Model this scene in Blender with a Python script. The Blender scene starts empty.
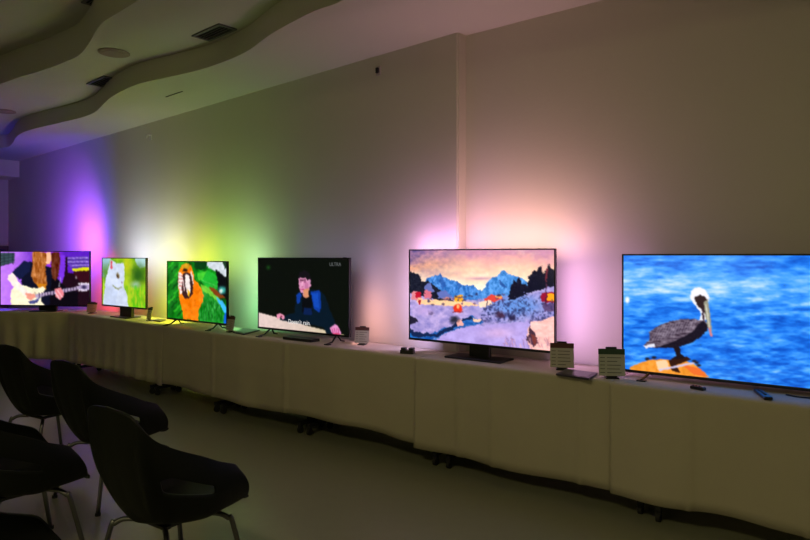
import bpy, bmesh, math, random
import numpy as np
from mathutils import Vector, Matrix
random.seed(7)
scn = bpy.context.scene
C = scn.collection
PI = math.pi
FILL_W = 42  # power of the added ceiling fill panel
WS = .85  # strength of the added fill from behind the camera
# ------------------------------------------------------------------ measures
EYE, F, CX, HY, TOP = 1.47, 630.0, 405.0, 255.0, 0.75     # eye height, focal length in px, horizon row, table height

def unproj(px, py, z):                 # point of the photo lying at world height z
    k = (z - EYE) / ((HY - py) / F)
    return Vector(((px - CX) / F * k, k, z))
def on_depth(px, Y):
    return Vector(((px - CX) / F * Y, Y))
def proj(P):
    return CX + F * P[0] / P[1], HY - F * (P[2] - EYE) / P[1]

# ------------------------------------------------------------------ materials
def lin(c):
    return tuple(((v/255)/12.92 if v/255 <= .04045 else ((v/255+.055)/1.055)**2.4) for v in c)
def mat(name, rgb, rough=.6, metal=0, noise=0, scale=8, bump=0, bscale=60, spec=.5):
    m = bpy.data.materials.new(name); m.use_nodes = True
    nt = m.node_tree; b = nt.nodes['Principled BSDF']
    b.inputs['Base Color'].default_value = (*rgb, 1)
    b.inputs['Roughness'].default_value = rough
    b.inputs['Metallic'].default_value = metal
    b.inputs['Specular IOR Level'].default_value = spec
    tc = nt.nodes.new('ShaderNodeTexCoord')
    if noise:
        n = nt.nodes.new('ShaderNodeTexNoise'); n.inputs['Scale'].default_value = scale; n.inputs['Detail'].default_value = 4
        r = nt.nodes.new('ShaderNodeMapRange')
        r.inputs['To Min'].default_value = 1-noise; r.inputs['To Max'].default_value = 1+noise
        x = nt.nodes.new('ShaderNodeVectorMath'); x.operation = 'SCALE'; x.inputs[0].default_value = rgb
        nt.links.new(tc.outputs['Object'], n.inputs['Vector']); nt.links.new(n.outputs['Fac'], r.inputs['Value'])
        nt.links.new(r.outputs['Result'], x.inputs['Scale']); nt.links.new(x.outputs['Vector'], b.inputs['Base Color'])
    if bump:
        n2 = nt.nodes.new('ShaderNodeTexNoise'); n2.inputs['Scale'].default_value = bscale; n2.inputs['Detail'].default_value = 3
        bp = nt.nodes.new('ShaderNodeBump'); bp.inputs['Strength'].default_value = bump; bp.inputs['Distance'].default_value = .01
        nt.links.new(tc.outputs['Object'], n2.inputs['Vector']); nt.links.new(n2.outputs['Fac'], bp.inputs['Height'])
        nt.links.new(bp.outputs['Normal'], b.inputs['Normal'])
    return m
M = dict(
    wall=mat('painted_plaster', (.62,.60,.50), .9, noise=.025, scale=3, bump=.08, bscale=40),
    ceil=mat('ceiling_paint', (.58,.58,.48), .9, noise=.02, scale=2),
    floor=mat('linoleum', (.27,.28,.20), .33, noise=.05, scale=14, bump=.02, bscale=200),
    cloth=mat('linen_cloth', (.56,.51,.40), .95, noise=.05, scale=5, bump=.15, bscale=350, spec=.1),
    shell=mat('black_plastic', (.006,.007,.006), .5, bump=.05, bscale=500, spec=.2),
    chrome=mat('chrome_tube', (.17,.17,.17), .3, 1, bump=.01),
    cap=mat('rubber_cap', (.02,.02,.02), .8),
    black=mat('gloss_black', (.012,.012,.013), .3, bump=.01),
    bezel=mat('satin_black', (.010,.010,.012), .35, bump=.01),
    grey=mat('dark_steel', (.05,.05,.055), .45, .6, bump=.01),
    paper=mat('cream_paper', (.50,.50,.38), .85, noise=.04, scale=30),
    ink=mat('grey_ink', (.12,.12,.10), .9),
    head1=mat('maroon_band', (.10,.035,.025), .7),
    head2=mat('green_band', (.035,.07,.03), .7),
    ply=mat('melamine', (.45,.42,.38), .6, noise=.05),
    tablet=mat('slate_card', (.07,.06,.09), .35, bump=.01),
    vent=mat('vent_metal', (.12,.12,.11), .5),
    hole=mat('vent_dark', (.015,.015,.015), .9),
    speaker=mat('speaker_mesh', (.30,.24,.17), .7, noise=.1, scale=120),
    white=mat('white_plastic', (.6,.6,.58), .5, bump=.01),
    backwall=mat('dark_unseen_wall', (.10,.08,.05), .8, noise=.1),  # unseen walls, made dark to cut light bounce
    wood=mat('dark_wood', (.06,.045,.035), .5, noise=.2, scale=12),
)
sm = bpy.data.materials.new('screen_picture'); sm.use_nodes = True
nt = sm.node_tree; nt.nodes.clear()
SCREEN = {}
def screen_mat(strength):
    if strength in SCREEN: return SCREEN[strength]
    m = bpy.data.materials.new('lit_screen'); m.use_nodes = True
    t = m.node_tree; t.nodes.clear()
    o = t.nodes.new('ShaderNodeOutputMaterial'); e = t.nodes.new('ShaderNodeEmission'); a = t.nodes.new('ShaderNodeVertexColor')
    a.layer_name = 'picture'; e.inputs['Strength'].default_value = strength
    g = t.nodes.new('ShaderNodeBsdfGlossy'); g.inputs['Roughness'].default_value = .12; g.inputs['Color'].default_value = (.03,.03,.03,1)
    ad = t.nodes.new('ShaderNodeAddShader')
    t.links.new(a.outputs['Color'], e.inputs['Color']); t.links.new(e.outputs[0], ad.inputs[0]); t.links.new(g.outputs[0], ad.inputs[1])
    t.links.new(ad.outputs[0], o.inputs['Surface'])
    SCREEN[strength] = m; return m
bpy.data.materials.remove(sm)
def emis(name, rgb, s):
    m = bpy.data.materials.new(name); m.use_nodes = True; t = m.node_tree; t.nodes.clear()
    o = t.nodes.new('ShaderNodeOutputMaterial'); e = t.nodes.new('ShaderNodeEmission')
    e.inputs['Color'].default_value = (*rgb, 1); e.inputs['Strength'].default_value = s
    t.links.new(e.outputs[0], o.inputs['Surface']); return m

# ------------------------------------------------------------------ mesh helpers
def bm_(): return bmesh.new()
def box(bm, c, s, rot=None, bevel=0):
    n0 = set(bm.verts)
    g = bmesh.ops.create_cube(bm, size=1)['verts']
    bmesh.ops.scale(bm, vec=s, verts=g)
    if bevel:
        ed = {e for v in g for e in v.link_edges}
        r = bmesh.ops.bevel(bm, geom=list(ed), offset=bevel, segments=2, affect='EDGES', profile=.5)
        g = [v for v in bm.verts if v not in n0]
    if rot: bmesh.ops.rotate(bm, matrix=rot, verts=g)
    bmesh.ops.translate(bm, vec=c, verts=g)
def cyl(bm, c, r, h, axis='Z', seg=20, r2=None):
    g = bmesh.ops.create_cone(bm, cap_ends=True, segments=seg, radius1=r, radius2=r if r2 is None else r2, depth=h)['verts']
    if axis == 'X': bmesh.ops.rotate(bm, matrix=Matrix.Rotation(PI/2, 3, 'Y'), verts=g)
    if axis == 'Y': bmesh.ops.rotate(bm, matrix=Matrix.Rotation(PI/2, 3, 'X'), verts=g)
    bmesh.ops.translate(bm, vec=c, verts=g)
def tube(bm, pts, r, seg=10):
    pts = [Vector(p) for p in pts]; rings = []
    rs = r if isinstance(r, (list, tuple)) else [r]*len(pts)
    for i, p in enumerate(pts):
        d = (pts[min(i+1, len(pts)-1)] - pts[max(i-1, 0)]).normalized()
        q = d.to_track_quat('Z', 'Y')
        rings.append([bm.verts.new(p + q @ Vector((math.cos(2*PI*k/seg)*rs[i], math.sin(2*PI*k/seg)*rs[i], 0))) for k in range(seg)])
    for a, b in zip(rings, rings[1:]):
        for k in range(seg): bm.faces.new((a[k], a[(k+1)%seg], b[(k+1)%seg], b[k]))
    bm.faces.new(rings[0][::-1]); bm.faces.new(rings[-1])
def prism(bm, pts, z0, z1):
    a = [bm.verts.new((p[0], p[1], z0)) for p in pts]; b = [bm.verts.new((p[0], p[1], z1)) for p in pts]
    n = len(pts)
    for i in range(n): bm.faces.new((a[i], a[(i+1)%n], b[(i+1)%n], b[i]))
    bm.faces.new(a[::-1]); bm.faces.new(b)
def smooth_path(pts, n=6):
    pts = [Vector(p) for p in pts]; out = []
    for i in range(len(pts)-1):
        p0, p1, p2, p3 = pts[max(i-1,0)], pts[i], pts[i+1], pts[min(i+2,len(pts)-1)]
        for k in range(n):
            t = k/n
            out.append(.5*((2*p1)+(p2-p0)*t+(2*p0-5*p1+4*p2-p3)*t*t+(3*p1-p0-3*p2+p3)*t**3))
    out.append(pts[-1]); return out
def obj(name, bm, m, parent=None, smooth=False):
    bmesh.ops.recalc_face_normals(bm, faces=bm.faces[:])
    me = bpy.data.meshes.new(name); bm.to_mesh(me); bm.free()
    if isinstance(m, str): m = M[m]
    me.materials.append(m)
    if smooth:
        for p in me.polygons: p.use_smooth = True
    o = bpy.data.objects.new(name, me); C.objects.link(o)
    if parent: o.parent = parent
    return o
def tag(o, label, cat, group=None, kind=None):
    o['label'] = label; o['category'] = cat
    if group: o['group'] = group
    if kind: o['kind'] = kind
    return o
def thing(name, label, cat, loc=(0,0,0), rz=0, group=None):
    o = bpy.data.objects.new(name, None); C.objects.link(o); o.empty_display_size = .1
    o.location = loc; o.rotation_euler = (0,0,rz)
    return tag(o, label, cat, group)
def struct(name, bm, m, parent=None, label=None):
    o = obj(name, bm, m, parent)
    if not parent:
        o['kind'] = 'structure'
        if label: o['label'] = label
    return o
def dup(root, loc, rz, label):
    r = root.copy(); C.objects.link(r); r.location = loc; r.rotation_euler = (0,0,rz); r['label'] = label
    for ch in list(root.children):
        c = ch.copy(); C.objects.link(c); c.parent = r
        for g in list(ch.children):
            d = g.copy(); C.objects.link(d); d.parent = c
    return r

# ------------------------------------------------------------------ room shell
W = Vector((.7456, -.6663)); N = Vector((.6663, .7456))         # along the long wall, into the long wall
def room(a, m): return W*a + N*m
DL = 3.75
corner = Vector((.3935, 4.679)); a_c = corner.dot(W)
NR = Vector((.626, .780)); WR = Vector((.780, -.626)); pr = corner + N*.1
a_end = Vector((-7.25, 11.5)).dot(W)
FL = EYE + 1.655                                               # lowest ceiling field
far_r = pr + WR*6.0
b = bm_(); prism(b, [room(a_end-.3, -5.2), room(5.8, -5.2), far_r+N*.6, room(a_c, DL+.6), room(a_end-.3, DL+.6)], -.2, 0)
struct('floor', b, 'floor')
b = bm_(); prism(b, [room(a_end-.3, DL), room(a_c, DL), room(a_c, DL+.6), room(a_end-.3, DL+.6)], 0, 3.9)
g = [e for e in b.edges if abs(e.verts[0].co.x-e.verts[1].co.x) < 1e-5 and (e.verts[0].co.xy-corner).length < .01]
bmesh.ops.bevel(b, geom=g, offset=.012, segments=3, affect='EDGES')
struct('wall_long_left', b, 'wall')
b = bm_(); prism(b, [pr-N*.0, far_r, far_r+N*.5, pr+N*.5], 0, 3.9)
struct('wall_long_right', b, 'wall')
e0 = room(a_end, DL)
b = bm_(); prism(b, [room(a_end, DL), room(a_end-.3, DL), room(a_end-.3, -5.2), room(a_end, -5.2)], 0, 3.9)
struct('wall_end', b, 'wall')
b = bm_(); prism(b, [room(a_end, DL), room(a_end, -5.2), room(a_end+.6, -5.2), room(a_end+.6, DL)], FL-.285, FL)
struct('trim_1', b, 'wall', label='boxed beam across the far end of the ceiling')

m_r = -3.6
win = (-4.4, -.8, .9, 2.7)  # opening added in the unseen rear wall to let fill light in
b = bm_()
prism(b, [room(a_end, m_r), room(win[0], m_r), room(win[0], m_r-.25), room(a_end, m_r-.25)], 0, 3.9)
prism(b, [room(win[1], m_r), room(5.7, m_r), room(5.7, m_r-.25), room(win[1], m_r-.25)], 0, 3.9)
prism(b, [room(win[0], m_r), room(win[1], m_r), room(win[1], m_r-.25), room(win[0], m_r-.25)], 0, win[2])
prism(b, [room(win[0], m_r), room(win[1], m_r), room(win[1], m_r-.25), room(win[0], m_r-.25)], win[3], 3.9)
struct('wall_rear', b, 'backwall')
b = bm_(); prism(b, [room(5.7, m_r-.25), room(5.9, m_r-.25), room(5.9, 5), room(5.7, 5)], 0, 3.9)
struct('wall_right', b, 'backwall')
b = bm_(); rw = Matrix.Rotation(math.atan2(W.y, W.x), 3, 'Z')
wc = room((win[0]+win[1])/2, m_r-.12); ww = win[1]-win[0]; wh = win[3]-win[2]
for k in (-1, -1/3, 1/3, 1): box(b, tuple(Vector((wc.x, wc.y, (win[2]+win[3])/2)) + rw @ Vector((k*(ww/2-.03),0,0))), (.06,.06,wh), rw)
for k in (win[2]+.03, win[3]-.03): box(b, (wc.x, wc.y, k), (ww,.06,.06), rw)
struct('fill_window_1', b, 'white')  # frame of the added opening, unseen behind the camera
pl = bpy.data.lights.new('fill_portal', 'AREA'); pl.shape = 'RECTANGLE'; pl.size = ww; pl.size_y = wh; pl.cycles.is_portal = True
po = bpy.data.objects.new('fill_portal', pl); C.objects.link(po); po.location = (*room((win[0]+win[1])/2, m_r-.20), (win[2]+win[3])/2)
zx = -Vector((N.x, N.y, 0)); xx = Vector((0,0,1)).cross(zx); po.rotation_euler = Matrix((xx, Vector((0,0,1)), zx)).transposed().to_euler()

def catmull(pts, n=6):
    return [Vector((p.x, p.y)) for p in smooth_path([Vector((p[0], p[1], 0)) for p in pts], n)]
def wave(pxs, z, left, right):
    P = [unproj(x, y, z).xy for x, y in pxs]
    return catmull(left + P + right)
c1px = [(0,148),(8,147),(13,142.5),(16,137.5),(22,133),(33,129),(50,125),(67,121),(83,117),(95,112),(103,104.5),(110,98),(120,92),(138,84),
        (164,78),(187,73),(209,67),(231,59),(249,50),(262,40.5),(276,31),(300,18),(317,10),(341,1)]
c2px = [(0,84),(20,77),(44,70),(62,63),(76,57),(84,50),(91,40),(96,31),(102,23),(111,17),(124,9),(138,0)]
P0 = unproj(0,148,FL).xy; PE = unproj(341,1,FL).xy
def rel(p, da, dm): return p + W*da + N*dm
c1 = wave(c1px, FL, [room(a_end-.2, P0.dot(N)-.55), rel(P0,-1.5,-.35), rel(P0,-.7,-.12)], [rel(PE,.35,-.10), rel(PE,.8,-.42), rel(PE,1.3,-.62), rel(PE,1.9,-.55), rel(PE,2.6,-.9), room(5.8, PE.dot(N)-1.6)])
z2 = EYE+1.855
Q0 = unproj(0,84,z2).xy; QE = unproj(138,0,z2).xy
c2 = wave(c2px, z2, [room(a_end-.2, Q0.dot(N)-.8), rel(Q0,-3,-.6), rel(Q0,-1.8,-.45), rel(Q0,-.8,-.1)], [rel(QE,.3,-.05), rel(QE,.8,-.3), rel(QE,1.2,-.9), rel(QE,2.0,-1.2), rel(QE,3.0,-1.3), room(5.8, QE.dot(N)-2.0)])
back = [far_r + N*.3, room(a_c, DL+.3), room(a_end-.2, DL+.3)]
b = bm_(); prism(b, c1 + back, FL, z2-.001); struct('ceiling', b, 'ceil', label='lowest ceiling field along the wall with a wavy edge')
b = bm_(); prism(b, c2 + back, z2, EYE+2.16); o = struct('ceiling_middle', b, 'ceil', label='middle ceiling field with a wavy edge')
b = bm_(); prism(b, [room(a_end-.3,-5.2), room(6.0,-5.2), far_r+N*.3, room(a_c, DL+.3), room(a_end-.3, DL+.3)], EYE+2.161, EYE+2.3)
struct('ceiling_upper', b, 'ceil', label='highest ceiling field over the chairs')

# ceiling fixtures
RZ = math.atan2(W.y, W.x)
def vent(px, py, z, sx, sy, label, rz=RZ):
    p = unproj(px, py, z)
    t = thing('air_vent', label, 'air vent', (p.x, p.y, z), rz, 'slotted ceiling air vents')
    b = bm_()
    for s in (-1, 1):
        box(b, (0, s*(sy/2-.012), -.006), (sx, .024, .012)); box(b, (s*(sx/2-.012), 0, -.006), (.024, sy-.048, .012))
    obj('frame', b, 'vent', t)
    b = bm_(); box(b, (0,0,-.002), (sx-.04, sy-.04, .004)); obj('backing', b, 'hole', t)
    n = int((sy-.06)/.03)
    for i in range(n):
        b = bm_(); box(b, (0, -(n-1)*.015+i*.03, -.009), (sx-.05, .014, .003), Matrix.Rotation(.5, 3, 'X')); obj('slat', b, 'vent', t)
vent(214, 32, z2, .42, .17, 'grey slotted air vent in the ceiling, the larger one nearest the long wall step')
vent(103, 81, z2, .44, .17, 'grey slotted air vent in the ceiling, between the wavy band and the round speaker')
vent(115, -1, EYE+2.16, .55, .34, 'dark square vent at the top edge of the photo, above the upper wavy band')
def speaker(px, py, label):
    p = unproj(px, py, z2)
    t = thing('ceiling_speaker', label, 'ceiling speaker', (p.x, p.y, z2), 0, 'round ceiling speakers')
    b = bm_(); cyl(b, (0,0,-.004), .135, .008, seg=40); cyl(b, (0,0,-.010), .118, .006, seg=40, r2=.126); obj('rim', b, 'speaker', t)
    b = bm_(); cyl(b, (0,0,-.0145), .10, .004, seg=40); obj('grille', b, 'speaker', t)
speaker(114, 52.5, 'round beige ceiling speaker between the two wavy bands')
speaker(4, 111, 'round beige ceiling speaker at the left edge of the photo')
# slit in the lowest field
p = unproj(174, 94, FL); b = bm_(); box(b, (0,0,0), (.34,.012,.004)); o = obj('ceiling_slot', b, 'hole'); o.location = (p.x,p.y,FL-.0025); o.rotation_euler=(0,0,RZ)
tag(o, 'thin dark slot in the ceiling field beside the long wall', 'ceiling slot')
# unseen panel added as warm fill for cloths, floor and wall
t = thing('fill_panel', 'added warm fill panel on the ceiling, unseen behind the camera', 'fill light', (-1.6, .1, EYE+2.16), RZ)
b = bm_(); 
for s_ in (-1,1): box(b, (0,s_*.31,-.025), (1.24,.02,.05)); box(b, (s_*.61,0,-.025), (.02,.6,.05))
obj('frame', b, 'white', t)
b = bm_(); box(b, (0,0,-.012), (1.2,.6,.006)); obj('diffuser', b, 'white', t)
la = bpy.data.lights.new('panel_fill', 'AREA'); la.shape = 'RECTANGLE'; la.size = 1.16; la.size_y = .56; la.energy = FILL_W; la.color = (1,.86,.42)
lo = bpy.data.objects.new('panel_fill', la); C.objects.link(lo); lo.parent = t; lo.location = (0,0,-.02)
# wall sensors
def on_left_wall(px, py, off=0):
    u = (px-CX)/F; k = (DL-off)/(N.x*u+N.y); return Vector((u*k, k, EYE+(HY-py)/F*k))
p = on_left_wall(379, 71)
t = thing('wall_sensor', 'tiny dark sensor high on the wall left of the step', 'sensor', p, RZ)
b = bm_(); box(b, (0,-.006,0), (.05,.012,.075), bevel=.004); obj('plate', b, 'ply', t)
b = bm_(); box(b, (0,-.022,0), (.024,.02,.045), bevel=.004); obj('eye', b, 'hole', t)
p = on_left_wall(151, 137)
t = thing('wall_bracket', 'tiny pale bracket high on the wall above the parrot television', 'bracket', p, RZ)
b = bm_(); box(b, (0,-.005,0), (.05,.01,.08), bevel=.003); obj('plate', b, 'white', t)
b = bm_(); tube(b, [(0,-.01,.02),(0,-.05,.02),(0,-.06,-.02)], .008); obj('hook', b, 'white', t)
# cabinet at the far end
p = room(a_end+.235, DL-.62)
t = thing('cupboard', 'dark cupboard against the far end wall behind the guitarist television', 'cupboard', (p.x,p.y,0), RZ-PI/2)
b = bm_(); box(b, (0,0,.815), (1.0,.42,1.63), bevel=.006); obj('body', b, 'wood', t)
for s in (-1,1):
    b = bm_(); box(b, (s*.245,.222,.80), (.47,.02,1.48), bevel=.004); d = obj('door', b, 'wood', t)
    b = bm_(); cyl(b, (s*.04,.245,.85), .008, .14); obj('handle', b, 'grey', d)

# ------------------------------------------------------------------ tables
def line_front(px):                      # front edge of the main row of tables
    k = .72*F/(.118*(px+450)); return on_depth(px, k)
pL0, pL1 = on_depth(-62, 8.3), on_depth(68, 7.92)
pM0, pM1 = on_depth(71, 7.86), line_front(240)
def front(px):
    if px >= 240: return line_front(px)
    A, B = (pM0, pM1) if px >= 71 else (pL0, pL1)
    u = (px-CX)/F; d = B-A
    t = (u*A.y-A.x)/(d.x-u*d.y); return A+d*t
def wall_gap(P, D):                      # distance from P along D to the wall
    k1 = (DL-P.dot(N))/D.dot(N)
    k2 = (pr.dot(NR)-P.dot(NR))/D.dot(NR)
    return k1 if (P+D*k1).dot(W) < a_c else k2
def make_table(A, B, label, depth=.30, fwd=0):
    A = Vector(A); B = Vector(B); d = (B-A); L = d.length-.02; d.normalize(); n = Vector((-d.y, d.x))
    mid = (A+B)/2 + n*(.025-fwd+depth/2)
    t = thing('folding_table', label, 'table', (mid.x, mid.y, 0), math.atan2(d.y, d.x), 'castor tables under the white cloths')
    b = bm_(); box(b, (0,0,.729), (L, depth, .026), bevel=.003); obj('tabletop', b, 'ply', t)
    for s in (-1,1):
        x = s*(L/2-.045)
        b = bm_(); box(b, (x,0,.40), (.04,.06,.632), bevel=.004); box(b, (x-s*.08,0,.70), (.2,.05,.03)); obj('leg', b, 'grey', t)
        b = bm_(); box(b, (x,0,.08), (.035,depth-.02,.03), bevel=.004); f = obj('foot_bar', b, 'grey', t)
        for q in (-1,1):
            b = bm_(); cyl(b, (x,q*(depth/2-.03),.028), .028, .022, 'X', 18); box(b, (x,q*(depth/2-.03),.055), (.030,.03,.024)); obj('castor', b, 'cap', f)
    b = bm_(); box(b, (0,0,.45), (L-.15,.02,.05)); obj('crossbar', b, 'grey', t)
jt = [(-58,66),(73,150),(150,215),(215,300),(300,438),(438,648),(648,1000)]
tl = ['castor table turned to the camera under the far-left cloth', 'castor table under the folded cloth below the cat television',
      'castor table below the parrot television, its castors seen under the cloth', 'castor table below the left part of the dark-screened television',
      'castor table between the dark-screened and the snowy village televisions', 'castor table below the snowy village television',
      'castor table below the pelican television']
for (x0, x1), l in zip(jt, tl): make_table(front(x0), front(x1), l, fwd=.05 if x0 > 640 else 0)

def make_cloth(path, label, zb, off, amp, freq, seed, depth=None, crease=(), rear=False):
    path = [Vector(p) for p in path]
    rnd = random.Random(seed); ph = [rnd.uniform(0, 6.3) for _ in range(8)]
    fr = [freq*rnd.uniform(.6, 1.5) for _ in range(8)]
    seg = [(b-a).length for a, b in zip(path, path[1:])]; L = sum(seg)
    def at(s):
        k = 0; acc = 0
        while k < len(seg)-1 and s > acc+seg[k]: acc += seg[k]; k += 1
        d = (path[k+1]-path[k]).normalized(); P = path[k]+d*(s-acc)
        tot = Vector((0,0)); e = .12; a2 = 0                       # normal averaged round a bend
        for kk, sg in enumerate(seg):
            lo, hi = max(a2, s-e), min(a2+sg, s+e)
            if hi > lo: dd = (path[kk+1]-path[kk]).normalized(); tot += Vector((-dd.y, dd.x))*(hi-lo)
            a2 += sg
        return P, tot.normalized()
    ns = int(L/.02)
    prof = [('r', v) for v in (1, .6, .2, .03)] if rear else []
    prof += [('t', v) for v in (1, .75, .5, .25, .06)] + [('f', v) for v in (0, .02, .05, .1, .17, .25, .34, .43, .52, .62, .72, .82, .91, 1)]
    b = bm_(); rows = []
    for k, v in prof:
        row = []
        for i in range(ns+1):
            s = L*i/ns; P, n = at(s)
            g = min(depth or 9, wall_gap(P, n)-.02)
            if k == 't': Q = P + n*(g*v); z = TOP
            elif k == 'r': Q = P + n*(g+.004); z = TOP - v*.62
            else:
                w = sum(math.sin(fr[j]*s*6.28+ph[j]+v*(.5*math.sin(ph[j]*3)))/(1+j*.5) for j in range(5))/2
                w2 = math.sin(s*2.2+ph[6])*.5+.5
                dz = .010*math.sin(s*3.1+ph[5])+.006*math.sin(s*7.7+ph[7])
                out = off + (.3*w2*.03+amp*w)*min(1, v*1.15)**1.2 + (.004 if v > .015 else 0)
                for cs in crease: out += .016*math.exp(-((s-cs)/.02)**2)
                out += .008*math.exp(-((v-.45)/.03)**2)
                Q = P - n*max(out, .002); z = TOP-.004 - v*(TOP-.004-zb-dz)
            row.append(b.verts.new((Q.x, Q.y, z)))
        rows.append(row)
    for r0, r1 in zip(rows, rows[1:]):
        for i in range(ns): b.faces.new((r0[i], r1[i], r1[i+1], r0[i+1]))
    o = obj('tablecloth', b, 'cloth', smooth=True)
    md = o.modifiers.new('thickness', 'SOLIDIFY'); md.thickness = .003; md.offset = -1
    tag(o, label, 'tablecloth', 'white cloths over the row of tables')
bend = (pL1+pM0)/2
make_cloth([front(-61), bend, front(163.6)], 'loosely gathered tablecloth at the far left under the guitarist and cat televisions', .15, .002, .017, 3.6, 2, depth=.40, rear=True)
make_cloth([front(163.9), line_front(240), line_front(416.5)], 'tablecloth under the parrot and dark-screened televisions, ending at the open seam', .163, .006, .014, 1.9, 3, depth=.42, crease=(.9,1.9), rear=True)
make_cloth([line_front(417), line_front(613.3)], 'smooth creased tablecloth under the snowy village television', .125, .022, .014, 1.2, 4, crease=(.36,.62,1.2))
make_cloth([line_front(613.6), line_front(1000)], 'tablecloth at the right under the pelican television', .125, .065, .016, 1.4, 5, crease=(.42,.95))

# ------------------------------------------------------------------ picture painting (points given in photograph pixels)
def fbm(x, y, seed, octs=4):
    r = np.random.RandomState(seed); out = np.zeros_like(x); amp = 1; tot = 0
    for o in range(octs):
        t = r.rand(64, 64); xi = np.floor(x).astype(int); yi = np.floor(y).astype(int); fx = x-xi; fy = y-yi
        fx = fx*fx*(3-2*fx); fy = fy*fy*(3-2*fy)
        a = t[yi%64, xi%64]; b = t[yi%64, (xi+1)%64]; c = t[(yi+1)%64, xi%64]; d = t[(yi+1)%64, (xi+1)%64]
        out += amp*((a*(1-fx)+b*fx)*(1-fy)+(c*(1-fx)+d*fx)*fy); tot += amp; amp *= .55; x = x*2.03+7.1; y = y*2.03+3.7
    return out/tot
class Art:
    def __init__(s, X, Y): s.X, s.Y = X, Y; s.X0, s.Y0 = X, Y; s.img = np.zeros(X.shape+(3,))
    def fill(s, c): s.img[:] = c
    def warp(s, amp, k, seed=77):
        X, Y = s.X0, s.Y0
        s.X = X+(fbm(X*k, Y*k, seed)-.5)*2*amp; s.Y = Y+(fbm(X*k+9, Y*k+4, seed+1)-.5)*2*amp
    def grain(s, amp, k, seed=99):
        s.img = np.clip(s.img*(1+amp*2*(fbm(s.X0*k, s.Y0*k, seed, 3)-.5))[..., None], 0, 255)
    def conifer(s, x, yb, h, w, c):
        n = 5
        for k in range(n):
            y1 = yb-h*k/n*.9; ww = w*(1-k/n)+.25; s.poly([(x-ww,y1),(x+ww,y1),(x,y1-h/n*1.7)], c)
    def put(s, mask, c, op=1):
        m = (mask*op)[..., None]; s.img = s.img*(1-m)+np.array(c, float)*m
    def inside(s, pts):
        X, Y = s.X, s.Y; r = np.zeros(X.shape, bool); n = len(pts)
        for i in range(n):
            x0, y0 = pts[i]; x1, y1 = pts[(i+1)%n]
            if y0 == y1: continue
            c = ((Y >= min(y0,y1)) & (Y < max(y0,y1))); r ^= c & (X < x0+(Y-y0)*(x1-x0)/(y1-y0))
        return r.astype(float)
    def poly(s, pts, c, op=1, tex=0, seed=1, sc=(1,1)):
        m = s.inside(pts)
        c = np.array(c, float)
        if tex:
            t = (fbm(s.X*sc[0]+50, s.Y*sc[1]+50, seed)-.5)*2*tex
            c = np.clip(c + t[..., None]*255, 0, 255)
        mm = (m*op)[..., None]; s.img = s.img*(1-mm)+c*mm
    def blob(s, cx, cy, rx, ry, c, soft=.3, op=1, ang=0):
        dx, dy = s.X-cx, s.Y-cy; ca, sa = math.cos(ang), math.sin(ang)
        r = np.sqrt(((dx*ca+dy*sa)/rx)**2+((-dx*sa+dy*ca)/ry)**2)
        s.put(np.clip((1+soft-r)/(2*soft+1e-6), 0, 1), c, op)
    def line(s, x0, y0, x1, y1, w, c, op=1):
        dx, dy = x1-x0, y1-y0; L2 = dx*dx+dy*dy+1e-9
        t = np.clip(((s.X-x0)*dx+(s.Y-y0)*dy)/L2, 0, 1)
        r = np.hypot(s.X-x0-t*dx, s.Y-y0-t*dy); s.put(np.clip((w/2-r)/.5+.5, 0, 1), c, op)
    def grad(s, t, cols):
        cols = np.array(cols, float); xs = np.linspace(0, 1, len(cols)); t = np.clip(t, 0, 1)
        s.img = np.stack([np.interp(t, xs, cols[:, k]) for k in range(3)], -1)
    def blur(s, n=1):
        for _ in range(n):
            p = np.pad(s.img, ((1,1),(1,1),(0,0)), 'edge')
            s.img = (p[1:-1,1:-1]*4+2*(p[:-2,1:-1]+p[2:,1:-1]+p[1:-1,:-2]+p[1:-1,2:])+p[:-2,:-2]+p[2:,2:]+p[:-2,2:]+p[2:,:-2])/16
def Zm(x0, y0, k):
    return lambda *pts: [(x0+x/k, y0+y/k) for x, y in pts]

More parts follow.
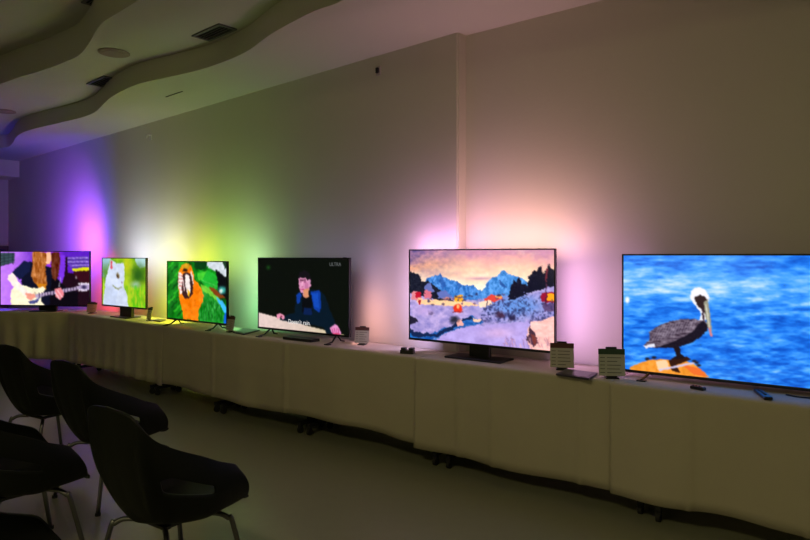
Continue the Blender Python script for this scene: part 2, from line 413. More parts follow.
def art_pelican(a):
    X, Y = a.X, a.Y
    n = fbm(X*.05+3, Y*.22, 11, 5); n2 = fbm(X*.12+9, Y*.5+4, 12, 4)
    band = np.exp(-((Y-288-.03*(X-700))/16)**2)
    dist = (Y-253)/140
    t = .30+.55*(n-.5)*2*.9+.50*(n2-.5)*(0.6+dist)+.38*band
    a.grad(t, [(14,80,190),(30,118,232),(70,158,250),(140,196,255),(205,228,255)])
    for i in range(46):
        r = random.Random(i); x = r.uniform(630,812); y = r.uniform(325,388); a.blob(x, y, r.uniform(3,9), r.uniform(.8,2), (22,88,200), .6, .55, .06)
    a.blob(627,300,2,3,(240,245,255),.4)
    z = Zm(630,275,4.7)
    a.warp(.7,.5)
    body = z((62,335),(92,300),(86,268),(130,240),(180,220),(240,208),(300,206),(330,214),(352,212),(366,238),(360,262),(330,292),(290,318),(240,336),(200,343),(120,342))
    a.poly(body, (98,84,100), tex=.34, seed=5, sc=(.22,.75))
    a.poly(z((120,342),(180,322),(230,300),(290,270),(320,230),(345,215),(366,238),(360,262),(330,292),(290,318),(240,336),(200,343)), (26,20,34), tex=.05)
    for i in range(14):
        a.line(*z((140+i*13,238-i*2),)[0], *z((100+i*15,315-i*5),)[0], .7, (170,160,182), .6)
    a.poly(z((62,335),(110,322),(118,336),(75,345)), (225,225,240))
    a.poly(z((322,214),(334,186),(320,162),(296,132),(281,106),(284,80),(300,62),(330,57),(355,72),(371,104),(368,130),(345,160),(357,212)), (240,238,245))
    a.poly(z((300,104),(330,94),(352,102),(366,128),(350,150),(352,185),(340,165),(318,150)), (48,32,34))
    a.poly(z((336,160),(343,160),(350,212),(340,214)), (60,40,50))
    a.poly(z((346,128),(364,112),(372,160),(380,230),(386,284),(377,288),(368,262),(352,190)), (150,148,130))
    a.line(*z((356,140),)[0], *z((374,262),)[0], .9, (225,225,205))
    a.line(*z((372,250),)[0], *z((381,285),)[0], 1.6, (225,120,130))
    a.poly(z((0,432),(50,412),(90,400),(140,396),(180,398),(200,410),(250,398),(300,420),(340,450),(372,480),(200,500),(0,470)), (240,150,50), tex=.12, seed=3, sc=(.3,.3))
    a.poly(z((118,405),(170,398),(185,440),(130,445)), (250,205,160))
    a.poly(z((178,400),(205,390),(270,384),(285,398),(215,425),(235,460),(195,450)), (50,22,14))
    a.poly(z((240,420),(330,440),(365,478),(300,470)), (235,110,45))
    a.line(*z((140,447),)[0], *z((312,410),)[0], 1.9, (205,195,225))
    a.poly(z((203,340),(234,340),(236,372),(262,388),(240,396),(190,396),(216,380)), (28,18,24))
    for x, y in ((80,395),(112,388),(300,404),(322,425),(312,412)): a.blob(*z((x,y),)[0], 2.2, 1.3, (30,28,40), .4)
    a.blur(1)

def art_village(a):
    X, Y = a.X, a.Y
    n = fbm(X*.07, Y*.16, 21, 5); n2 = fbm(X*.22, Y*.3, 22, 4); n3 = fbm(X*.5, Y*.6, 23, 3)
    t = (Y-251)/40+.5*(n-.5); lx = np.clip((X-411)/60, 0, 1)
    a.grad(t, [(204,140,170),(238,172,166),(250,202,172),(255,228,196),(255,244,220)])
    a.put(np.clip((1-lx)*.9*(n2*1.7-.1)*(1-np.clip((Y-262)/24,0,1)), 0, 1), (92,76,130))
    a.put(np.clip(np.exp(-((Y-266+.1*(X-420))/6)**2)*(1-lx)*1.1*n, 0, .8), (250,170,120))
    a.put(np.clip(np.exp(-((X-505)/40)**2)*np.clip((n2-.5)*3,0,1)*.5,0,1), (228,196,190))
    a.put(np.exp(-((X-480)/14)**2-((Y-278.5)/1.6)**2), (196,140,166), .8)
    a.warp(1.5, .6); X, Y = a.X, a.Y
    z = Zm(405,245,9.81); z5 = Zm(480,245,9.81)
    m1 = z((200,350),(225,318),(265,308),(345,282),(375,318),(430,340),(480,345),(530,375),(580,400),(665,392),(700,430),(760,452),(800,540),(180,540))
    a.poly(m1, (66,128,206), tex=.26, seed=7, sc=(.5,.35))
    a.poly(z((345,284),(372,318),(400,400),(360,430),(330,350)), (34,72,150), .6); a.poly(z((500,350),(560,400),(520,440)), (36,76,150), .6)
    a.poly(z5((0,460),(40,430),(60,370),(110,320),(170,305),(200,262),(230,248),(262,278),(330,302),(400,322),(460,360),(480,540),(0,540)), (74,140,214), tex=.26, seed=8, sc=(.5,.35))
    a.poly(z5((180,340),(215,370),(262,420),(240,425),(190,380)), (28,60,130), .7); a.poly(z5((60,380),(90,360),(70,440)), (34,74,150), .6)
    # snow ground
    g = a.inside([(409,292),(440,296),(470,300),(500,297),(512,295),(530,289),(545,284),(556,281),(556,358),(409,345)])
    base = np.stack([np.interp(n2, [0,1], [c0, c1]) for c0, c1 in ((108,226),(104,196),(176,240))], -1)
    a.img = a.img*(1-g[...,None])+base*g[...,None]
    a.put(np.clip(np.exp(-((X-515)/26)**2-((Y-306)/11)**2)*1.1,0,.9), (96,146,222))
    a.put(g*np.clip((n3-.52)*5,0,1)*np.clip((Y-292)/6,0,1)*np.clip(1-(Y-318)/8,0,1)*(X>480), (44,50,96), .9)
    # left trees & houses
    a.poly([(409,270),(413,273),(418,274),(421,281),(428,281),(434,286),(441,291),(449,298),(456,302),(440,301),(409,293)], (26,28,44), tex=.08, seed=2)
    a.poly([(424,286),(430,282),(434,292),(425,293)], (100,110,176)); a.poly([(437,292),(445,290),(452,297),(447,300),(438,298)], (96,110,180))
    a.poly([(411,292),(416,291),(421,293),(421,300),(411,300)], (220,130,140)); a.poly([(415.5,291.5),(421,292),(421,298),(415.5,297.5)], (186,20,46))
    a.poly([(424,290),(431,291),(431,298),(424,298)], (214,110,130))
    a.poly([(417,299),(440,300),(470,302),(480,306),(450,306),(417,304)], (255,200,150))
    a.poly([(454,296),(462,295),(463,301),(454,302)], (255,170,30)); a.blob(446,299,3,1.6,(235,140,110))
    a.poly([(418,300),(420.5,300),(420.5,304),(418,304)], (170,24,40))
    a.put(np.clip(np.exp(-((X-452)/20)**2-((Y-303)/2)**2),0,1)*.8, (255,214,160))
    a.poly([(484,299),(491,295),(500,295),(502,299),(494,302),(484,303)], (224,70,60)); a.poly([(495,295),(501,296),(501,299),(495,298)], (250,160,90))
    a.poly([(478,302),(490,300),(492,304),(480,308)], (255,220,190))
    for i in range(26):
        r = random.Random(40+i); x = r.uniform(425,505); y = r.uniform(294,305); a.blob(x, y, 1.3, 1, random.Random(i).choice([(40,40,80),(90,60,100),(60,50,90)]), .5, .8)
    a.warp(1.2,.5)
    # lantern
    a.blob(457.5,308.5,4.3,4.6,(226,52,30),.12); a.blob(457.5,306.5,1.6,2,(255,190,120),.4); a.line(452.5,312,462.5,312,.8,(120,30,40))
    a.warp(2.2,.3)
    # stream
    a.poly([(409,330),(420,333),(432,333),(444,328),(455,324),(462,318),(472,316),(484,322),(478,325),(466,327),(452,330),(438,337),(424,341),(409,345)], (34,92,170), tex=.2, seed=9, sc=(.3,.5))
    a.poly([(409,329),(420,333),(434,334),(452,325),(462,318),(470,317),(474,319),(462,321),(452,329),(436,337),(418,337),(409,334)], (18,30,66), .9)
    a.poly([(457,320),(461,319),(462,326),(457,326)], (240,170,160)); a.poly([(474,318),(481,320),(479,323),(473,321)], (250,200,170))
    a.poly([(409,316),(416,318),(418,322),(409,325)], (34,30,52)); a.blob(454,320,4,3.5,(40,40,56),.5); a.blob(430,313,2.5,2,(60,52,90),.5)
    a.put(a.inside([(409,345),(409,333),(424,341),(440,337),(436,345)]), (36,116,196), .7)
    a.blob(424,311,8,4,(190,160,216),.6,.8)
    a.poly([(436,340),(452,331),(470,327),(500,324),(535,321),(556,320),(556,360),(436,352)], (176,156,222), tex=.10, seed=13, sc=(.1,.2))
    a.put(np.clip(np.exp(-((X-498)/16)**2-((Y-333)/5)**2),0,1), (222,176,214), .6)
    # right trees and house
    a.poly([(508,298),(511,286),(513.5,279),(516,283),(519,277),(522,284),(527,286),(529,277),(533,272),(537,270),(539.5,265.5),(542,273),(546,270),(548.5,264),(552,269),(556,272),(556,283),(540,287),(528,291),(516,297)], (24,22,40), tex=.08, seed=4)
    a.poly([(545,269),(547.5,268),(547,283),(545,283)], (110,40,56))
    a.poly([(541,294),(548,292),(556,292),(556,302),(541,302)], (150,20,50)); a.poly([(546.5,294),(556,293.5),(556,301),(546.5,301)], (255,166,30))
    a.line(545.5,284,545.5,305,1,(70,30,56)); a.poly([(543,303),(556,303),(556,312),(543,312)], (84,56,96), .8)
    for i in range(34):
        r = random.Random(140+i); x = r.uniform(484,552); y = r.uniform(300,322); a.blob(x, y, r.uniform(.7,1.8), r.uniform(1,2.4), (38,40,84), .5, .6)
    a.blob(500,314.5,4.5,3.5,(64,36,60),.4,.9); a.blob(512,317.5,3,2.5,(40,34,66),.4,.9)
    a.warp(1.5,.5)
    for x, t_, b_ in ((510,288,300),(513,280,299),(516,284,298),(519,279,297),(522,285,296),(525,287,295),(529,279,293),(532,274,292),(535,271,291),(538,269,290),(541,266,289),(544,272,288),(549,264,287),(552,270,286),(555,273,286)):
        a.conifer(x, b_, b_-t_, 2.0, (20,20,38))
    for i in range(60):
        r = random.Random(500+i); x = r.uniform(485,550); y = r.uniform(303,324); a.line(x, y, x+r.uniform(-1.5,1.5), y-r.uniform(2,5), .45, r.choice([(40,46,96),(70,60,110),(30,30,60)]), .7)
    # rock and reeds
    a.poly([(527,330),(531,322),(540,321),(547,318),(556,316),(556,358),(531,350),(526,340)], (250,190,182), tex=.12, seed=14, sc=(.2,.7))
    a.poly([(529,325),(531,328),(535,334),(538,343),(534,347),(526,340),(526,336),(529,334)], (70,44,60))
    a.poly([(531,334),(535,336),(537,344),(533,345)], (120,56,52))
    for i in range(40):
        r = random.Random(90+i); x = r.uniform(503,552); y = r.uniform(344,352); a.line(x, y, x-r.uniform(-2,5), y-r.uniform(5,13), .5, r.choice([(170,90,110),(240,180,180),(120,80,120)]), .6)
    a.grain(0.05,.3)
    a.blur(1)

def art_presenter(a):
    X, Y = a.X, a.Y
    a.fill((13,17,12))
    a.put(np.exp(-((X-268)/2)**2-((Y-267.5)/2)**2), (30,90,30), .7)
    t = np.clip((X-258)/92, 0, 1)
    tb = a.inside([(255,311.5),(275,316.8),(290,321),(310,326.5),(330,331.5),(353,337.5),(353,345),(255,340)])
    col = np.stack([np.interp(t, [0,.5,1], v) for v in ((236,226,206),(210,204,196),(204,190,140))], -1)
    a.img = a.img*(1-tb[...,None])+col*tb[...,None]
    z = Zm(280,270,7.71)
    a.warp(.9,.4)
    # coat
    a.poly(z((120,190),(150,160),(205,150),(260,150),(310,165),(345,200),(380,300),(430,420),(470,520),(380,520),(330,440),(240,425),(70,400),(-10,385),(40,350),(110,330)), (10,26,40))
    a.poly(z((232,165),(300,158),(312,190),(312,300),(300,330),(262,300),(240,230)), (16,60,160)); a.poly(z((240,180),(290,180),(300,300),(262,280)), (24,84,205), .7)
    a.poly(z((124,200),(150,168),(165,190),(150,250),(128,262)), (18,62,160))
    a.poly(z((165,190),(240,190),(250,330),(170,330)), (12,14,18)); a.poly(z((180,295),(245,295),(245,345),(180,345)), (14,34,80))
    # head
    a.poly(z((140,62),(190,60),(230,80),(235,120),(218,160),(218,205),(196,215),(178,205),(172,182),(156,172),(148,140),(142,110)), (226,148,190))
    a.poly(z((176,150),(218,140),(218,205),(196,215),(178,200)), (226,150,110))
    a.poly(z((150,72),(190,70),(198,85),(156,88)), (96,44,70), .8)
    a.poly(z((185,90),(212,98),(215,150),(190,140)), (196,110,158), .7)
    a.poly(z((135,62),(150,20),(185,2),(220,20),(240,60),(238,92),(225,95),(220,70),(205,84),(195,62),(165,55),(145,66)), (22,18,24))
    a.blob(*z((225,92),)[0], 1.3, 2.3, (216,150,190), .3)
    a.line(*z((155,150),)[0], *z((180,148),)[0], .8, (190,60,110)); a.line(*z((156,94),)[0], *z((168,92),)[0], .6, (110,50,80)); a.line(*z((186,92),)[0], *z((200,94),)[0], .6, (110,50,80)); a.line(*z((172,95),)[0], *z((166,128),)[0], .7, (250,190,215)); a.line(*z((166,130),)[0], *z((178,132),)[0], .5, (170,80,120))
    # hands
    a.poly(z((-30,345),(0,335),(30,352),(38,372),(20,382),(8,370),(-20,375)), (236,150,180)); a.blob(*z((8,362),)[0], 1.1,.8,(120,30,60),.4)
    a.poly(z((382,450),(400,432),(425,420),(445,435),(460,460),(468,490),(440,500),(410,496),(392,478)), (236,150,205))
    for i in range(4): a.line(*z((398+i*16,452),)[0], *z((405+i*14,490),)[0], .6, (190,50,110))
    a.blob(*z((430,495),)[0], 3.6,1.1,(206,50,90),.4)
    a.grain(0.06,.35)
    a.blur(1)

def art_parrot(a):
    X, Y = a.X, a.Y
    n = fbm(X*.25, Y*.12, 31, 4); n2 = fbm(X*.12+Y*.08, Y*.09, 32, 3)
    a.grad(n*.8+n2*.5-.2, [(4,26,8),(6,70,14),(14,130,22),(40,176,40),(90,206,60)])
    z = Zm(155,250,6.35)
    a.warp(1.1,.5)
    a.poly(z((330,70),(470,70),(470,185),(440,165),(400,140),(350,120),(325,95)), (206,214,222)); a.poly(z((420,60),(470,60),(470,110),(440,120)), (30,60,36))
    a.poly(z((250,70),(330,70),(325,110),(290,130),(250,110)), (10,60,20)); a.poly(z((300,150),(330,130),(380,150),(400,200),(395,250),(330,240),(290,200)), (30,170,46))
    a.line(*z((290,190),)[0], *z((390,230),)[0], .7, (90,210,90)); a.poly(z((265,150),(330,130),(300,190),(275,200)), (70,200,50))
    a.poly(z((380,120),(470,190),(470,330),(400,280),(395,200)), (12,14,16)); a.blob(*z((425,255),)[0],3.4,3.6,(60,170,160),.5); a.blob(*z((418,262),)[0],1.4,1.6,(230,240,230),.5)
    a.poly(z((75,60),(150,80),(140,200),(150,330),(160,440),(75,440)), (24,120,28), .5, .15, 6, (.3,.1))
    for i in range(12):
        x = 85+(i%4)*18; y = 90+i*28; a.line(*z((x,y+20),)[0], *z((x+35,y-18),)[0], 1.6, ((60,190,40),(8,60,14))[i%2], .7)
    # wing
    a.poly(z((290,235),(340,260),(390,290),(440,350),(455,400),(460,440),(440,475),(270,450),(275,380),(300,310)), (30,140,40), tex=.25, seed=8, sc=(.9,.3))
    a.poly(z((290,215),(330,235),(420,320),(400,330),(330,275),(300,260)), (130,210,60), .8)
    a.poly(z((340,235),(370,240),(420,280),(450,310),(400,300),(350,260)), (130,60,20))
    a.poly(z((385,295),(430,330),(465,380),(470,470),(440,470),(440,400),(410,350)), (60,180,235)); a.poly(z((440,400),(466,400),(464,470),(432,474)), (16,90,200))
    for i in range(9): a.line(*z((300+i*14,300+i*6),)[0], *z((285+i*18,440+i*2),)[0], .6, (10,80,24), .7)
    # body
    a.poly(z((148,140),(165,95),(195,80),(225,95),(240,140),(250,190),(290,235),(308,290),(300,330),(275,380),(272,450),(180,440),(170,380),(150,300),(145,210)), (246,124,12), tex=.10, seed=3, sc=(.3,.3))
    a.poly(z((160,110),(195,78),(225,100),(205,120),(180,118)), (206,150,30)); a.blob(*z((188,128),)[0],2.4,1.6,(30,20,16),.4)
    a.poly(z((148,140),(172,150),(178,200),(180,270),(160,280),(146,220)), (236,220,214)); a.poly(z((228,130),(240,170),(243,230),(228,240),(222,170)), (240,220,210))
    for i in range(5): a.line(*z((150,160+i*22),)[0], *z((172,164+i*22),)[0], .6, (190,50,50))
    a.poly(z((176,150),(200,138),(226,155),(240,220),(240,280),(215,310),(190,308),(168,280),(172,220)), (58,30,30))
    a.poly(z((190,165),(200,150),(214,165),(224,225),(222,275),(212,300),(196,262),(190,215)), (238,226,222)); a.poly(z((206,250),(222,262),(216,300),(208,290)), (240,180,40))
    a.line(*z((178,190),)[0], *z((182,260),)[0], .9, (220,190,190))
    a.grain(0.14,.35)
    a.blur(1)

def art_cat(a):
    X, Y = a.X, a.Y
    n = fbm(X*.14, Y*.14, 41, 3); n2 = fbm(X*.7, Y*.14, 42, 3)
    a.grad(n*.9+(Y-258)/120, [(30,90,20),(70,140,20),(130,180,24),(176,206,40),(160,210,30)])
    z = Zm(90,250,7.2)
    a.warp(1.0,.4)
    a.poly(z((80,50),(150,50),(130,110),(110,190),(85,200)), (150,190,206)); a.blob(*z((110,160),)[0], 4,6,(90,140,60),.8)
    a.poly(z((320,50),(405,50),(400,120),(360,130),(330,100)), (176,214,214)); a.blob(*z((345,180),)[0],7,9,(44,96,24),.7); a.blob(*z((262,110),)[0],4,10,(190,200,30),.7)
    a.blob(*z((325,250),)[0],4,3,(150,190,150),.7)
    a.put(a.inside(z((250,260),(410,250),(410,450),(250,450)))*np.clip((n2-.45)*4,0,1), (70,190,20), .7)
    a.poly(z((140,95),(145,70),(165,75),(185,98),(235,95),(240,90),(247,130),(245,200),(240,262),(262,320),(280,430),(90,405),(100,300),(110,220),(125,150)), (206,216,238), tex=.07, seed=3, sc=(.2,.2))
    a.poly(z((145,78),(162,80),(158,140),(146,130)), (206,70,90)); a.poly(z((150,95),(158,95),(156,130)), (240,150,150))
    a.blob(*z((199,185),)[0],1.6,2.6,(120,100,60),.3); a.blob(*z((196,188),)[0],.8,1.5,(60,40,30),.3)
    a.line(*z((160,258),)[0], *z((200,280),)[0], 1.1, (120,126,60)); a.line(*z((200,280),)[0], *z((228,268),)[0], 1, (150,150,120)); a.blob(*z((228,235),)[0],.8,.8,(130,100,120),.4)
    a.poly(z((110,240),(150,260),(200,300),(180,400),(100,400)), (186,200,232), .5)
    a.grain(0.06,.35)
    a.blur(1)

def art_guitar(a):
    X, Y = a.X, a.Y
    n = fbm(X*.4, Y*.1, 51, 3); n2 = fbm(X*.15, Y*.15, 52, 3)
    a.grad((X-0)/70+.1*n2, [(196,130,250),(186,110,240),(120,60,200),(150,50,225),(90,30,190)])
    z = Zm(0,245,7.71)
    a.warp(.8,.5)
    a.poly(z((0,60),(110,60),(112,130),(0,165)), (56,76,84)); 
    for i in range(4): a.line(*z((i*32,60),)[0], *z((i*32,150),)[0], .6, (26,36,44)); a.line(*z((0,85+i*24),)[0], *z((110,70+i*22),)[0], .5, (26,36,44))
    a.poly(z((470,80),(500,80),(500,180),(480,300),(460,330),(450,200)), (120,50,220)); a.poly(z((505,90),(520,90),(520,220),(690,205),(690,470),(480,470),(470,340),(500,200)), (30,10,22))
    a.poly(z((560,205),(690,190),(690,300),(620,290)), (54,12,24))
    # shirt
    a.poly(z((190,125),(240,130),(300,160),(400,170),(440,260),(500,330),(510,470),(330,470),(250,400),(165,305),(160,240),(150,270),(90,210)), (14,16,36))
    a.poly(z((185,120),(235,130),(230,200),(150,270),(90,210)), (20,26,62))
    a.poly(z((400,200),(460,280),(520,340),(600,360),(600,470),(380,470)), (12,8,16))
    # hair
    a.poly(z((248,55),(300,50),(360,60),(385,110),(350,170),(355,240),(362,310),(330,345),(300,320),(262,290),(238,240),(250,160)), (168,96,40), tex=.32, seed=9, sc=(1.1,.2))
    a.poly(z((395,55),(455,55),(462,150),(450,240),(425,280),(400,250),(392,150)), (96,40,22), tex=.2, seed=10, sc=(1.1,.2))
    a.poly(z((355,60),(392,55),(395,110),(380,150),(355,140)), (250,190,150)); a.poly(z((280,300),(355,300),(355,345),(300,345)), (200,120,20))
    # guitar
    a.poly(z((80,400),(85,350),(110,320),(180,308),(240,330),(285,335),(330,318),(352,340),(335,368),(320,400),(315,430),(345,465),(85,468)), (250,240,206))
    a.poly(z((215,435),(300,418),(285,445),(230,455)), (60,60,120)); a.line(*z((240,448),)[0], *z((310,400),)[0], 1.2, (90,96,160)); a.line(*z((270,370),)[0], *z((290,400),)[0], 1.6,(200,180,150))
    a.line(*z((280,392),)[0], *z((610,330),)[0], 3.4, (180,160,190))
    for i in range(14): a.line(*z((300+i*22,372-i*4),)[0], *z((302+i*22,402-i*4),)[0], .8, (50,36,70))
    a.poly(z((600,320),(640,292),(690,300),(690,350),(640,358),(605,345)), (170,150,190))
    for i in range(9): a.blob(*z((610+(i%5)*18, 300+(i//5)*50),)[0], 1.0,1.0,(236,226,240),.4)
    a.blob(*z((645,325),)[0],2.4,1.6,(50,40,80),.5)
    # arms and hands
    a.poly(z((60,235),(90,215),(115,235),(140,280),(200,340),(262,385),(262,410),(225,425),(190,395),(95,310),(58,262)), (252,232,222))
    a.poly(z((190,370),(265,375),(275,400),(240,425),(205,410)), (236,150,130))
    a.poly(z((420,340),(470,325),(492,370),(488,400),(460,425),(430,400)), (232,130,140)); a.line(*z((440,350),)[0], *z((480,400),)[0], .8,(250,220,220)); a.line(*z((430,370),)[0], *z((455,418),)[0], .8,(250,220,220))
    a.line(*z((455,325),)[0], *z((466,250),)[0], .6, (190,180,200))
    # overlay
    a.poly(z((520,95),(685,88),(685,178),(560,182),(525,150)), (104,76,176), .75)
    r = random.Random(5)
    for k in range(6):
        x = 525+(k > 3)*30
        while x < 675:
            w = r.uniform(8,26); y = 102+k*14-(x-520)*.02; a.line(*z((x,y),)[0], *z((x+w,y),)[0], .7, ((212,196,250),(44,26,110))[k % 2 if k else 0], .8); x += w+9
    a.poly(z((555,180),(688,172),(688,196),(560,202)), (216,214,20)); a.blob(*z((587,250),)[0],.8,1.4,(160,140,150),.4)
    a.grain(0.08,.35)
    a.blur(1)

# ------------------------------------------------------------------ televisions
def text_mesh(name, body, size, m, parent, loc):
    cu = bpy.data.curves.new(name, 'FONT'); cu.body = body; cu.size = size; cu.align_x = 'CENTER'
    t = bpy.data.objects.new(name, cu); C.objects.link(t)
    bpy.context.view_layer.update()
    me = bpy.data.meshes.new_from_object(t.evaluated_get(bpy.context.evaluated_depsgraph_get()))
    bpy.data.objects.remove(t)
    for v in me.vertices: v.co = Vector((v.co.x, 0, v.co.y))
    me.materials.clear(); me.materials.append(m)
    o = bpy.data.objects.new(name, me); C.objects.link(o); o.parent = parent; o.location = loc; return o

def make_tv(label, L, R, ztop, zbot, res, art, strength, stand, lights):
    """L, R: world points of the left and right side of the set; lights: (side, t0, t1, colour, watts)"""
    L = Vector(L); R = Vector(R); d = R-L; w = d.length; d.normalize(); mid = (L+R)/2; rz = math.atan2(d.y, d.x)
    t = thing('television', label, 'television', (mid.x, mid.y, TOP), rz)
    z0, z1 = zbot-TOP, ztop-TOP; h = z1-z0; zc = (z0+z1)/2
    b = bm_(); box(b, (0,.014,zc), (w-.004,.022,h-.004), bevel=.003)
    for s in (-1,1): box(b, (s*(w/2-.0045),.009,zc), (.009,.026,h), bevel=.002)
    box(b, (0,.009,z1-.0045), (w,.026,.009), bevel=.002); box(b, (0,.009,z0+.008), (w,.028,.016), bevel=.002)
    obj('bezel', b, 'bezel', t)
    b = bm_(); box(b, (0,.045,zc-h*.08), (w*.8,.045,h*.66), bevel=.012); hs = obj('rear_housing', b, 'bezel', t)
    for q in (-1,0,1):
        b = bm_(); box(b, (q*w*.2,.069,zc-h*.3), (w*.1,.004,.03)); obj('port_cover', b, 'grey', hs)
    nx, ny = res; x = np.linspace(-w/2+.009, w/2-.009, nx); z = np.linspace(z1-.009, z0+.016, ny)
    XX, ZZ = np.meshgrid(x, z)
    wx = mid.x+XX*d.x+.002*(-d.y)*-1; wy = mid.y+XX*d.y; 
    a = Art(CX+F*wx/wy, HY-F*(ZZ+TOP-EYE)/wy); art(a)
    co = np.stack([XX, np.full_like(XX, .0022), ZZ], -1).reshape(-1,3)
    i = np.arange(nx*ny).reshape(ny, nx); q = np.stack([i[:-1,:-1], i[1:,:-1], i[1:,1:], i[:-1,1:]], -1).reshape(-1,4)
    me = bpy.data.meshes.new('screen'); me.from_pydata(co.tolist(), [], q.tolist())
    ca = me.color_attributes.new('picture', 'FLOAT_COLOR', 'POINT')
    v = np.clip(a.img/255, 0, 1); v = np.where(v <= .04045, v/12.92, ((v+.055)/1.055)**2.4).reshape(-1,3)
    ca.data.foreach_set('color', np.concatenate([v, np.ones((len(v),1))], 1).astype(np.float32).ravel())
    me.materials.append(screen_mat(strength))
    sc = bpy.data.objects.new('screen', me); C.objects.link(sc); sc.parent = t
    if stand == 'plate':
        b = bm_(); box(b, (0,.03,.006), (.44,.20,.012), bevel=.004); obj('base_plate', b, 'black', t)
        b = bm_(); box(b, (0,.05,(z0+.03)/2+.01), (.16,.03,z0+.04), bevel=.006); obj('neck', b, 'black', t)
    elif stand == 'neck':
        b = bm_(); box(b, (0,.03,.006), (.34,.19,.012), bevel=.004); obj('base_plate', b, 'black', t)
        b = bm_(); box(b, (.03,.03,(z0+.03)/2+.01), (.24,.04,z0+.03), bevel=.006); obj('neck', b, 'black', t)
    else:
        for s in (-1,1):
            b = bm_(); fx = s*w*stand
            tube(b, [(fx,.02,z0+.012),(fx+s*.012,-.05,.016),(fx+s*.016,-.115,.008)], [.008,.007,.006], 8)
            tube(b, [(fx,.02,z0+.012),(fx+s*.008,.06,.016),(fx+s*.010,.10,.008)], [.008,.007,.006], 8)
            box(b, (fx+s*.016,-.108,.004), (.05,.035,.008), bevel=.002)
            obj('foot', b, 'black', t)
    for side, t0, t1, col, pw, *ex in lights:
        la = bpy.data.lights.new('backlight', 'AREA'); la.shape = 'RECTANGLE'; la.energy = pw; la.color = lin(col) if max(col) > 1 else col
        lo = bpy.data.objects.new('backlight', la); C.objects.link(lo); lo.parent = t
        y = .045; e = .045
        if side == 'T':
            la.size = w*(t1-t0); la.size_y = .02; pos = Vector((-w/2+w*(t0+t1)/2, y, z1-e)); dr = Vector((0,.55,.83))
        else:
            s = -1 if side == 'L' else 1
            la.size = .02; la.size_y = h*(t1-t0); pos = Vector((s*(w/2-e), y, z0+h*(t0+t1)/2)); dr = Vector((s*.75,.66,0))
        la.size = max(la.size, .02)
        if ex: dr = Vector(ex[0])
        lo.location = pos
        # local -Z towards dr, local Y = up (sides) / X along (top)
        zax = -dr.normalized()
        xax = Vector((1,0,0)) if side == 'T' else Vector((0,0,1)).cross(zax).normalized()
        yax = zax.cross(xax)
        lo.rotation_euler = Matrix((xax, yax, zax)).transposed().to_euler()
        la.spread = PI*(ex[1] if len(ex) > 1 else .95)
    return t
def at_line(px, c=3.79): # point on a line parallel to the main table front
    u = (px-CX)/F; k = c/(.5932*u+.8051); return on_depth(px, k)
K = 1.05
tv1 = make_tv('television with a guitarist on screen at the far left of the row', on_depth(0,8.12), on_depth(90,7.97), EYE+.05, EYE-.655, (150,86), art_guitar, 1.15, 'neck', [
    ('T',.2,.5,(180,85,255),10*K,(-.8,.6,.28),.45), ('T',0,.45,(80,60,255),16*K,(-.8,.5,.25),.7), ('R',0,.6,(255,70,95),4.5*K,(-.32,1,.0),.5), ('L',0,1,(80,60,255),5*K)])
tv2 = make_tv('small television with a white cat on screen', on_depth(102,7.55), on_depth(146,6.98), EYE-.031, EYE-.605, (110,64), art_cat, 1.1, 'neck', [
    ('L',.6,1,(205,215,255),4.2*K,(-.75,.55,.4),.8), ('T',.0,.5,(215,222,255),3.0*K,(-.88,.42,.4),.9), ('T',.5,1,(255,250,225),1.5*K,(-.78,.42,.5),.8), ('R',.4,1,(255,250,235),.8*K,(-.3,.9,0)), ('R',0,.4,(245,255,80),3.5*K,(-.3,.9,0)), ('L',0,.5,(255,90,90),1.2*K,(-.6,.8,0))])
tv3 = make_tv('television with an orange and green parrot on screen', on_depth(167,6.58), on_depth(227,5.98), EYE-.06, EYE-.668, (140,84), art_parrot, 1.15, .34, [
    ('T',0,.5,(200,255,90),2.3*K,(-.66,.45,.62)), ('T',.5,1,(195,250,170),1.3*K,(-.5,.5,.70)), ('R',.4,1,(195,245,195),1.5*K,(-.1,1,.1)), ('R',0,.4,(130,245,165),1.2*K,(-.1,1,0)), ('L',.0,1,(240,245,60),6*K,(-.8,.6,0))])
tv4 = make_tv('television with a mostly black screen showing a presenter at a desk', at_line(258,3.80), at_line(349.5,3.80), EYE-.022, EYE-.662, (200,118), art_presenter, 1.0, .36, [
    ('R',0,.5,(255,180,180),.9*K), ('R',.5,1,(190,160,240),.3*K), ('T',0,1,(160,160,240),.5*K)])
tv5 = make_tv('television with a snowy mountain village on screen', at_line(409), at_line(555.5), EYE+.042, EYE-.628, (300,172), art_village, 1.2, 'plate', [
    ('L',.5,1,(240,185,250),1.6*K), ('L',0,.5,(212,185,255),1.6*K), ('T',0,.35,(243,175,252),1.8*K), ('T',.35,1,(250,185,190),5.4*K,(-.05,.28,.96)), ('R',.45,1,(235,172,240),1.3*K), ('R',0,.45,(226,170,240),1.2*K)])
tv6 = make_tv('largest television with a pelican on a boat on screen, at the right', at_line(622,3.80), at_line(622,3.80)+Vector((.8051,-.5932))*1.23, EYE+.006, EYE-.695, (330,186), art_pelican, 1.15, .37, [
    ('L',0,1,(245,170,240),.3*K)])
# writing on the presenter screen
wht = emis('subtitle_white', (.85,.85,.85), 1.0); gry = emis('logo_grey', (.12,.13,.13), 1.0)
s4 = [c for c in tv4.children if c.name.startswith('screen')][0]
wv = (at_line(349.5,3.80)-at_line(258,3.80)).length
text_mesh('subtitle', "Doesn't rain.", .052, wht, s4, (-.02,-.0005,.128))
text_mesh('logo', 'ULTRA', .042, gry, s4, (wv/2-.155,-.0005,.63))
b = bm_(); box(b, (wv/2-.05,-.0015,.692), (.04,.001,.02)); st = obj('sticker', b, 'tablet', tv4)

